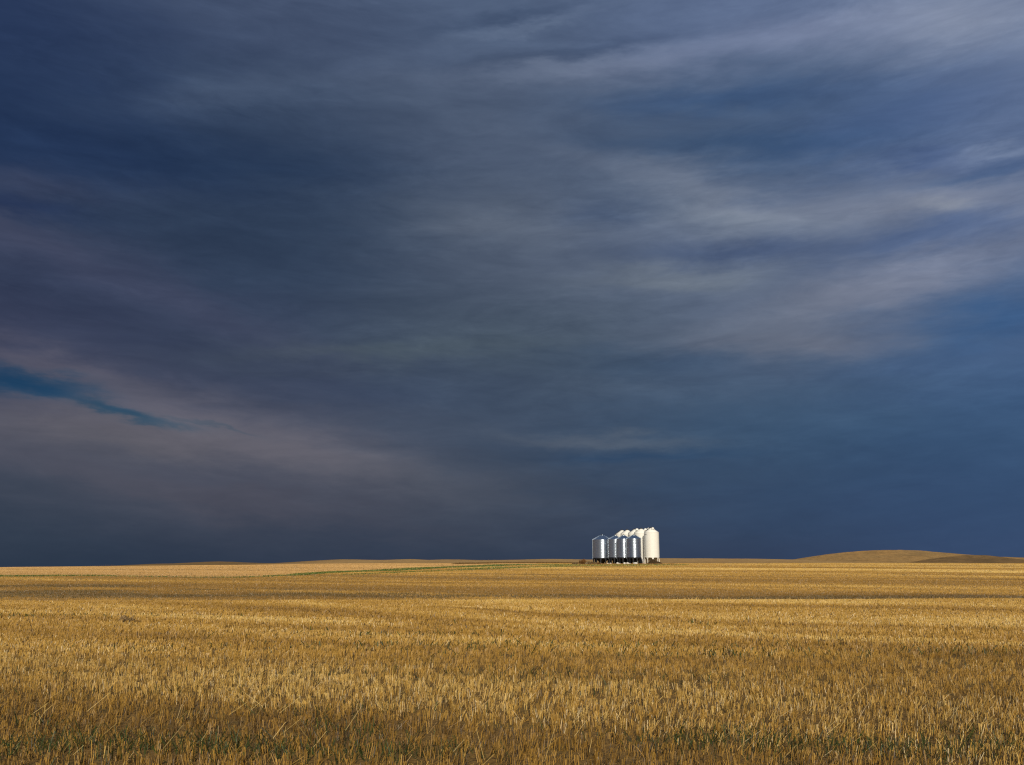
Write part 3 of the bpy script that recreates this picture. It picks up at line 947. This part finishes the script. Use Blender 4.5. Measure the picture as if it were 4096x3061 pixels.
def white_bin(r, zb, h, rise, label, vents, letters, dish=False):
    root = empty('grain_bin', (0, 0, 0))
    tag(root, label, 'grain bin', 'cream hopper bins in the back row')
    rings = 5
    hr = h / rings
    key = (r, hr)
    if key not in _shared:
        mb = MB(); mb.lathe([(r - 0.010, 0.0), (r - 0.002, 0.012), (r, 0.02), (r, 0.03), (r, hr - 0.03), (r, hr - 0.02), (r - 0.002, hr - 0.012), (r - 0.010, hr)], 64)
        _shared[key] = mb.mesh('wall_ring', M_cream)
    mesh_copies('wall_ring', _shared[key], root, [Matrix.Translation((0, 0, zb + i * hr)) for i in range(rings)])
    ze = zb + h; zt = ze + rise; rt = 0.42
    mb = MB(); mb.lathe([(r - 0.02, ze - 0.03), (r + 0.03, ze - 0.02), (r + 0.03, ze + 0.02), (rt + 0.10, zt - 0.10), (rt, zt - 0.02), (rt, zt + 0.06)], 64)
    roof = mb.build('roof', M_cream, root)
    mb = MB(); mb.lathe([(rt + 0.06, zt + 0.04), (rt + 0.06, zt + 0.13), (rt - 0.1, zt + 0.19), (0.05, zt + 0.21)], 28, cap0=True, cap1=True)
    lid = mb.build('lid', M_black, root)
    mb = MB(); mb.bar((-0.10, -0.1, zt + 0.15), (0.0, -0.1, zt + 0.55), 0.09); mb.bar((-0.45, -0.1, zt + 0.18), (0.0, -0.1, zt + 0.30), 0.08)
    mb.build('lid_lever', M_black, lid)
    mb = MB()     # roof ladder on the left slope with its fill-lid control
    for s in (-0.22, 0.22):
        mb.bar((-r - 0.02, s, ze + 0.14), (-rt - 0.05, s, zt + 0.12), 0.06, 0.12)
    for i in range(8):
        t = (i + 0.5) / 8
        xx = -r + (r - rt) * t; zz = ze + 0.12 + (zt - ze) * t
        mb.bar((xx, -0.22, zz), (xx, 0.22, zz), 0.05)
    mb.build('roof_ladder', M_black, root)
    mb = MB()
    aL = math.pi * 1.035
    ca, sa = math.cos(aL), math.sin(aL)
    for s in (-0.2, 0.2): mb.bar(((r + 0.12) * ca - s * sa, (r + 0.12) * sa + s * ca, 0.5), ((r + 0.12) * ca - s * sa, (r + 0.12) * sa + s * ca, ze), 0.05)
    for i in range(int((ze - 0.6) / 0.3)):
        zz = 0.7 + 0.3 * i
        mb.bar(((r + 0.12) * ca - 0.2 * sa, (r + 0.12) * sa + 0.2 * ca, zz), ((r + 0.12) * ca + 0.2 * sa, (r + 0.12) * sa - 0.2 * ca, zz), 0.035)
    mb.build('ladder', M_cream, root)
    mb = MB(); mb.lathe([(r - 0.02, zb - 0.30), (r + 0.012, zb - 0.29), (r + 0.012, zb - 0.01), (r - 0.02, zb - 0.005)], 64)
    mb.build('skirt', M_cream, root)
    hz = zb - 0.55
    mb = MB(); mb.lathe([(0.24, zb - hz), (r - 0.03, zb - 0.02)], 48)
    hop = mb.build('hopper', M_cream_shaded, root)
    mb = MB(); mb.box((0, 0, zb - hz - 0.06), (0.52, 0.52, 0.14)); mb.bar((0.1, -0.3, zb - hz - 0.05), (0.1, -0.9, zb - hz - 0.05), 0.06)
    mb.build('hopper_gate', M_black, hop)
    mb = MB()
    mb.box((r - 0.07, 0, (zb - 0.29) / 2 - 0.03), (0.13, 0.13, zb - 0.25)); mb.box((r - 0.07, 0, 0.02), (0.3, 0.3, 0.05))
    pr = [(-0.42, zb - 0.29), (0.42, zb - 0.29), (0.07, zb - 0.72), (-0.07, zb - 0.72)]
    mb.add([(r - 0.03, a, b) for a, b in pr] + [(r + 0.005, a, b) for a, b in pr],
           [(3, 2, 1, 0), (4, 5, 6, 7), (0, 4, 7, 3), (1, 2, 6, 5), (2, 3, 7, 6)])
    leg = mb.mesh('leg', M_cream)
    nl = 8
    mesh_copies('leg', leg, root, [rot(2 * math.pi * (i + 0.15) / nl) for i in range(nl)])
    for (ang, rr, up) in vents:      # round hooded roof vents
        mb = MB()
        cx, cy = rr * math.cos(ang), rr * math.sin(ang)
        zz = ze + rise * (r - rr) / (r - rt)
        mb.lathe([(0.20, zz - 0.15), (0.20, zz + 0.22)], 16, M=Matrix.Translation((cx, cy, 0)))
        hood = [(0.12, zz + 0.16), (0.40, zz + 0.14), (0.44, zz + 0.28), (0.40, zz + 0.46), (0.28, zz + 0.62), (0.10, zz + 0.70), (0.01, zz + 0.71)]
        mb.lathe([(a * up, zz + (b - zz) * up) for a, b in hood], 20, M=Matrix.Translation((cx, cy, 0)))
        mb.build('roof_vent', M_cream, root)
    if letters:
        link('lettering', bend_text('MERIDIAN', 0.34, r, ze - 0.72, math.pi * 1.5 - math.asin(1.46 / r) + 0.02), root)
    return root


def stand(px, Y, root, dz=0.0):
    d = ray(px, 2238); x = d[0] * Y / d[1]
    root.location = (x, Y, float(T(x, Y)) + dz)
    return root


PAD = 0.6
# front row of four steel bins, from the left
b1 = stand(2409.5, 300, steel_bin(2.78, 1.75, 5.4, 1.36, 'widest galvanised steel hopper bin, at the left end beside the brown bushes', 22))
b4 = steel_bin(2.08, 1.89, 5.23, 0.98, 'galvanised hopper bin nearest the cream bins, a ladder leaning at its right foot', 18)
km = kid_map(b4)
b3 = copy_tree(b4, km); b2 = copy_tree(b4, km)
b3['label'] = 'galvanised hopper bin between two of the same width, third from the bushes'
b2['label'] = 'galvanised hopper bin overlapping the right side of the widest steel bin'
stand(2462.8, 293.5, b2); stand(2496.7, 289, b3); stand(2537.3, 284.5, b4)
for o in (b1, b2, b3, b4): o.location.z = PAD

# back row of five cream bins, receding to the left
white = [
    (2608.6, 290, 7.40, [(R(-68), 1.05, 0.95), (R(150), 1.0, 0.8)], True, 'tall cream hopper bin standing nearest, behind the dark soil heap, at the right end'),
    (2567.7, 295, 7.30, [(R(183), 1.25, 1.15), (R(-3), 1.25, 1.15)], True, 'cream hopper bin with two round white vents flanking its lid'),
    (2542.0, 303, 7.35, [], True, 'cream hopper bin whose roof shows just left of the twin round vents'),
    (2511.7, 309, 7.35, [], False, 'cream hopper bin whose roof shows above the third steel bin from the bushes'),
    (2490.8, 315, 7.45, [], False, 'farthest cream hopper bin, its roof peak leftmost of the cream row')]
for (px, Y, h, vents, letters, label) in white:
    o = stand(px, Y, white_bin(2.13, 2.15, h - 0.49, 1.27, label, vents, letters))
    o.location.z = PAD - 0.05
    o.rotation_euler[2] = -math.atan2(o.location.x, o.location.y)


# ------------------------------------------------------------------ small things at the foot of the bins
boxes = [
    (2431, 0.44, 0.34, 288, 'small white box under the right side of the widest steel bin, leftmost of the row'),
    (2442, 0.48, 0.36, 286, 'flat white box between the widest steel bin and the next one'),
    (2469.8, 0.62, 0.48, 283, 'white gabled box before the hopper of the second steel bin'),
    (2478.5, 0.44, 0.34, 283, 'low white box just right of the second steel bin hopper'),
    (2497.5, 0.60, 0.50, 281, 'white gabled box at the middle foot of the third steel bin'),
    (2510, 0.68, 0.50, 281, 'wide white gabled box between the third and fourth steel bins'),
    (2518.7, 0.40, 0.36, 281, 'narrow white box left of the fourth steel bin hopper'),
    (2541, 0.90, 0.54, 279.5, 'largest white box, seen corner on before the rightmost steel bin')]
for i, (px, w, h, Y, label) in enumerate(boxes):
    d = ray(px, 2238); x = d[0] * Y / d[1]
    o = empty('feed_box', (x, Y, float(T(x, Y)) + 0.0), R(35) if i == 7 else R(random.uniform(-8, 8)))
    tag(o, label, 'box', 'small white boxes along the foot of the steel bins')
    mb = MB(); mb.box((0, 0, h * 0.42 + 0.02), (w, w * 0.8, h * 0.84)); mb.build('body', M_white, o)
    mb = MB()
    y0 = w * 0.43; e = w * 0.54
    pr = [(-e, h * 0.84 + 0.02), (e, h * 0.84 + 0.02), (e * 0.25, h * 1.12), (-e * 0.25, h * 1.12)]
    mb.add([(a, -y0, b) for a, b in pr] + [(a, y0, b) for a, b in pr], [(0, 1, 2, 3), (7, 6, 5, 4), (0, 4, 5, 1), (1, 5, 6, 2), (2, 6, 7, 3), (3, 7, 4, 0)])
    mb.build('lid', M_white, o)

# leaning ladder
lt, lb = at(2566.5, 2223.5, 281.6), at(2576.5, 2256, 280.6)
lb.z = float(T(lb.x, lb.y))
o = empty('ladder', lb)
tag(o, 'pale metal ladder leaning between the steel bins and the tall cream bins', 'ladder')
up = lt - lb
for s in (-0.17, 0.17):
    mb = MB(); mb.bar((s, 0, 0), up + Vector((s, 0, 0)), 0.075, 0.075); mb.build('rail', M_alu, o)
for i in range(8):
    mb = MB(); q = up * ((i + 0.6) / 8.4); mb.bar(q + Vector((-0.17, 0, 0)), q + Vector((0.17, 0, 0)), 0.055); mb.build('rung', M_alu, o)


def heap(name, px0, pxa, px1, top_y, Y, depth, mat, label, cat, seed):
    a, p, b = at(px0, 2250, Y).x, at(pxa, 2250, Y).x, at(px1, 2250, Y).x
    ztop = at(pxa, top_y, Y).z
    zb = float(T(p, Y))
    nx, ny = 90, 50
    X, Yg = np.meshgrid(np.linspace(a, b, nx), np.linspace(-depth, depth, ny))
    s = np.where(X < p, (p - X) / (p - a), (X - p) / (b - p))
    rr = np.sqrt(s ** 2 + (Yg / depth) ** 2)
    rr = rr + (fbm(X * 1.1, Yg * 1.1, seed, 3) - 0.5) * 0.28 * np.clip(rr * 3, 0, 1)
    Z = (ztop - zb) * np.clip(1 - rr, 0, 1) ** 0.92 - 0.06
    Z = Z + (fbm(X * 4, Yg * 4, seed + 4, 3) - 0.5) * 0.16 * np.clip((1 - rr) * 6, 0, 1)
    n = np.arange(ny - 1)[:, None] * nx + np.arange(nx - 1)[None, :]
    f = np.stack([n, n + 1, n + nx + 1, n + nx], -1).reshape(-1, 4)
    o = link(name, np_mesh(name, np.stack([X.ravel() - p, Yg.ravel(), Z.ravel()], -1), f, mat, False))
    o.location = (p, Y, zb)
    return tag(o, label, cat)


heap('soil_heap', 2584, 2611, 2658, 2236, 282, 2.6, M_soil, 'dark brown heap of soil in front of the nearest cream bin', 'heap', 70)
heap('soil_heap', 1940, 1945, 1955, 2309.5, ground_at(1945, 2313)[1], 0.5, M_soil, 'tiny dark clod of earth lying alone in the stubble left of the bins', 'clod', 71)


def bush(px, base_y, w_px, top_y, Y, tone, label, n=900, name='dry_bush'):
    c = at(px, base_y, Y)
    zb = float(T(c.x, Y)) - 0.02
    ht = max(0.25, at(px, top_y, Y).z - zb)
    wd = w_px / F * Y / 2
    # an uneven dome of thin twigs, in a few clumps
    cl = [(rng.normal(0, 0.45) * wd, rng.normal(0, 0.3) * wd, rng.uniform(0.6, 1.0)) for _ in range(6)] + [(0, 0, 1.0)] * 3
    k = rng.integers(0, len(cl), n)
    cx = np.array([cl[i][0] for i in k]); cy = np.array([cl[i][1] for i in k]); cs = np.array([cl[i][2] for i in k])
    th = rng.random(n) * 2 * math.pi
    inc = rng.random(n) ** 0.6 * 1.35
    L = (0.55 + 0.45 * rng.random(n)) * cs
    tip = np.stack([cx + np.cos(th) * np.sin(inc) * wd * 0.75 * L, cy + np.sin(th) * np.sin(inc) * wd * 0.6 * L, np.maximum(0.04, np.cos(inc) * L + 0.12 * rng.random(n)) * ht], -1)
    tip[:, 0] = np.clip(tip[:, 0], -wd * 1.08, wd * 1.08)
    tip[:, 2] = np.minimum(tip[:, 2], ht)
    t0 = rng.random(n)[:, None] * 0.75
    p = np.stack([cx * 0.7, cy * 0.7, 0 * cx], -1) * (1 - t0) + tip * t0
    w = np.full(n, 0.030) * (0.6 + 0.9 * rng.random(n))
    c3 = np.array(tone) * (0.55 + 0.9 * rng.random(n))[:, None]
    o = empty(name, (c.x, Y, zb))
    tag(o, label, 'bush', 'dry brown bushes beside the widest steel bin' if name == 'dry_bush' else None)
    m1 = n * 4 // 5
    link('crown', stalk_mesh('crown', p[:m1], tip[:m1], w[:m1], c3[:m1], M_twig), o)
    link('stems', stalk_mesh('stems', np.stack([cx, cy, 0 * cx], -1)[m1:] * 0.5, tip[m1:] * 0.8, w[m1:] * 1.1, c3[m1:] * 0.7, M_twig), o)
    return o


RB, GB, DB = (0.16, 0.075, 0.022), (0.17, 0.115, 0.055), (0.10, 0.052, 0.02)
bush(2336, 2258, 31, 2236, 279, RB, 'largest rounded rust brown bush, tallest left of the steel bins', 1800)
bush(2320, 2256, 12, 2239.5, 281, DB, 'small dark bush hugging the left flank of the largest round bush', 500)
bush(2357, 2258, 20, 2243.5, 279.5, GB, 'grey brown bush just right of the largest round bush', 1000)
bush(2367, 2255, 9, 2245, 282, DB, 'small dark pointed bush halfway between the round bush and the steel bins', 400)
bush(2379, 2258.5, 20, 2246, 279, GB, 'twiggy grey brown bush partly covering the leftmost bin leg', 900)
bush(2393, 2259, 22, 2250, 278, RB, 'low rusty bush at the foot of the widest steel bin', 900)
bush(2302, 2258, 24, 2247, 279, GB, 'thin straw coloured bush, leftmost of the brown bushes', 500)
bush(2346, 2258.5, 10, 2249, 277.5, (0.24, 0.19, 0.11), 'small pale tuft growing before the largest round bush', 350)
bush(495, 2490, 52, 2473, ground_at(495, 2490)[1], (0.25, 0.165, 0.075), 'lone low tumbleweed in the stubble at the left of the near field', 700, 'tumbleweed')


def verge():
    """rusty dry growth along the foot of the bins and the heap"""
    n = 9000
    px = rng.uniform(2285, 2690, n)
    Y = rng.normal(280.5, 2.2, n)
    x = (px - 2048) / F * Y / math.cos(TH)
    h = 0.10 + 0.22 * rng.random(n) ** 2
    p = np.stack([x, Y, T(x, Y) - 0.02], -1)
    tip = p + np.stack([rng.normal(0, 0.3, n) * h, rng.normal(0, 0.3, n) * h, h], -1)
    c = np.where(rng.random(n)[:, None] < 0.6, np.array([0.27, 0.135, 0.038]), np.array([0.36, 0.24, 0.09])) * (0.6 + 0.7 * rng.random(n))[:, None]
    o = link('dry_weeds', stalk_mesh('dry_weeds', p, tip, np.full(n, 0.05), c, M_twig))
    tag(o, 'rust coloured dry weeds along the foot of the grain bins', 'weeds', kind='stuff')
    # brown strip along the far side of the track, left of the bins
    n = 5000
    px = rng.uniform(1820, 2330, n)
    py = np.interp(px, [1820, 2000, 2200, 2330], [2257, 2252.5, 2250.5, 2252]) + rng.normal(0, 1.0, n)
    ln = [ground_at(a, b) for a, b in zip(np.linspace(1820, 2330, 18), np.interp(np.linspace(1820, 2330, 18), [1820, 2000, 2200, 2330], [2258, 2254.5, 2254, 2255]))]
    lx = np.array([q[0] for q in ln]); ly = np.array([min(q[1], 345) for q in ln])
    t = rng.random(n) * (len(ln) - 1)
    x = np.interp(t, np.arange(len(ln)), lx) + rng.normal(0, 0.5, n)
    Y = np.interp(t, np.arange(len(ln)), ly) + rng.normal(0, 2.0, n)
    h = 0.2 + 0.35 * rng.random(n) ** 2
    p = np.stack([x, Y, T(x, Y) - 0.02], -1)
    tip = p + np.stack([rng.normal(0, 0.25, n) * h, rng.normal(0, 0.25, n) * h, h], -1)
    c = np.array([0.13, 0.075, 0.025]) * (0.6 + 0.8 * rng.random(n))[:, None]
    o = link('dry_weeds', stalk_mesh('dry_weeds', p, tip, np.full(n, 0.07), c, M_twig))
    tag(o, 'brown strip of dry weeds beyond the green track, left of the bushes', 'weeds', kind='stuff')


verge()


def fence(pts, Y, hgt, label, wires=2):
    dg = bpy.context.evaluated_depsgraph_get()
    P = []
    for px in pts:
        x = at(px, 2250, Y).x
        best = float(T(x, Y))
        ok, loc, nrm, idx, ob, mt = sc.ray_cast(dg, Vector((x, Y, 60)), Vector((0, 0, -1)))
        P.append((x, Y, loc.z if ok else best))
    o = empty('fence', P[0])
    tag(o, label, 'fence')
    mb = MB(); mb.lathe([(0.07, -0.3), (0.065, hgt - 0.04), (0.03, hgt)], 7, cap1=True)
    me = mb.mesh('post', M_wood)
    b = Vector(P[0])
    for q in P:
        c = link('post', me, o); c.location = Vector(q) - b
    for k in range(wires):
        mb = MB(); mb.tube([Vector(q) - b + Vector((0, -0.08, hgt * (0.5 + 0.38 * k))) for q in P], 0.006, 4)
        mb.build('wire', M_wood, o)
    return o


bpy.context.view_layer.update()
fence([186 + i * 7.4 + random.uniform(-1.5, 1.5) for i in range(37)], 470, 0.62, 'long line of short dark posts along the ridge at the far left skyline')
fence([1847, 1873, 1901, 1928, 1953, 1978, 2005, 2031], 500, 0.7, 'sparse row of thin posts on the ridge left of the grain bins')
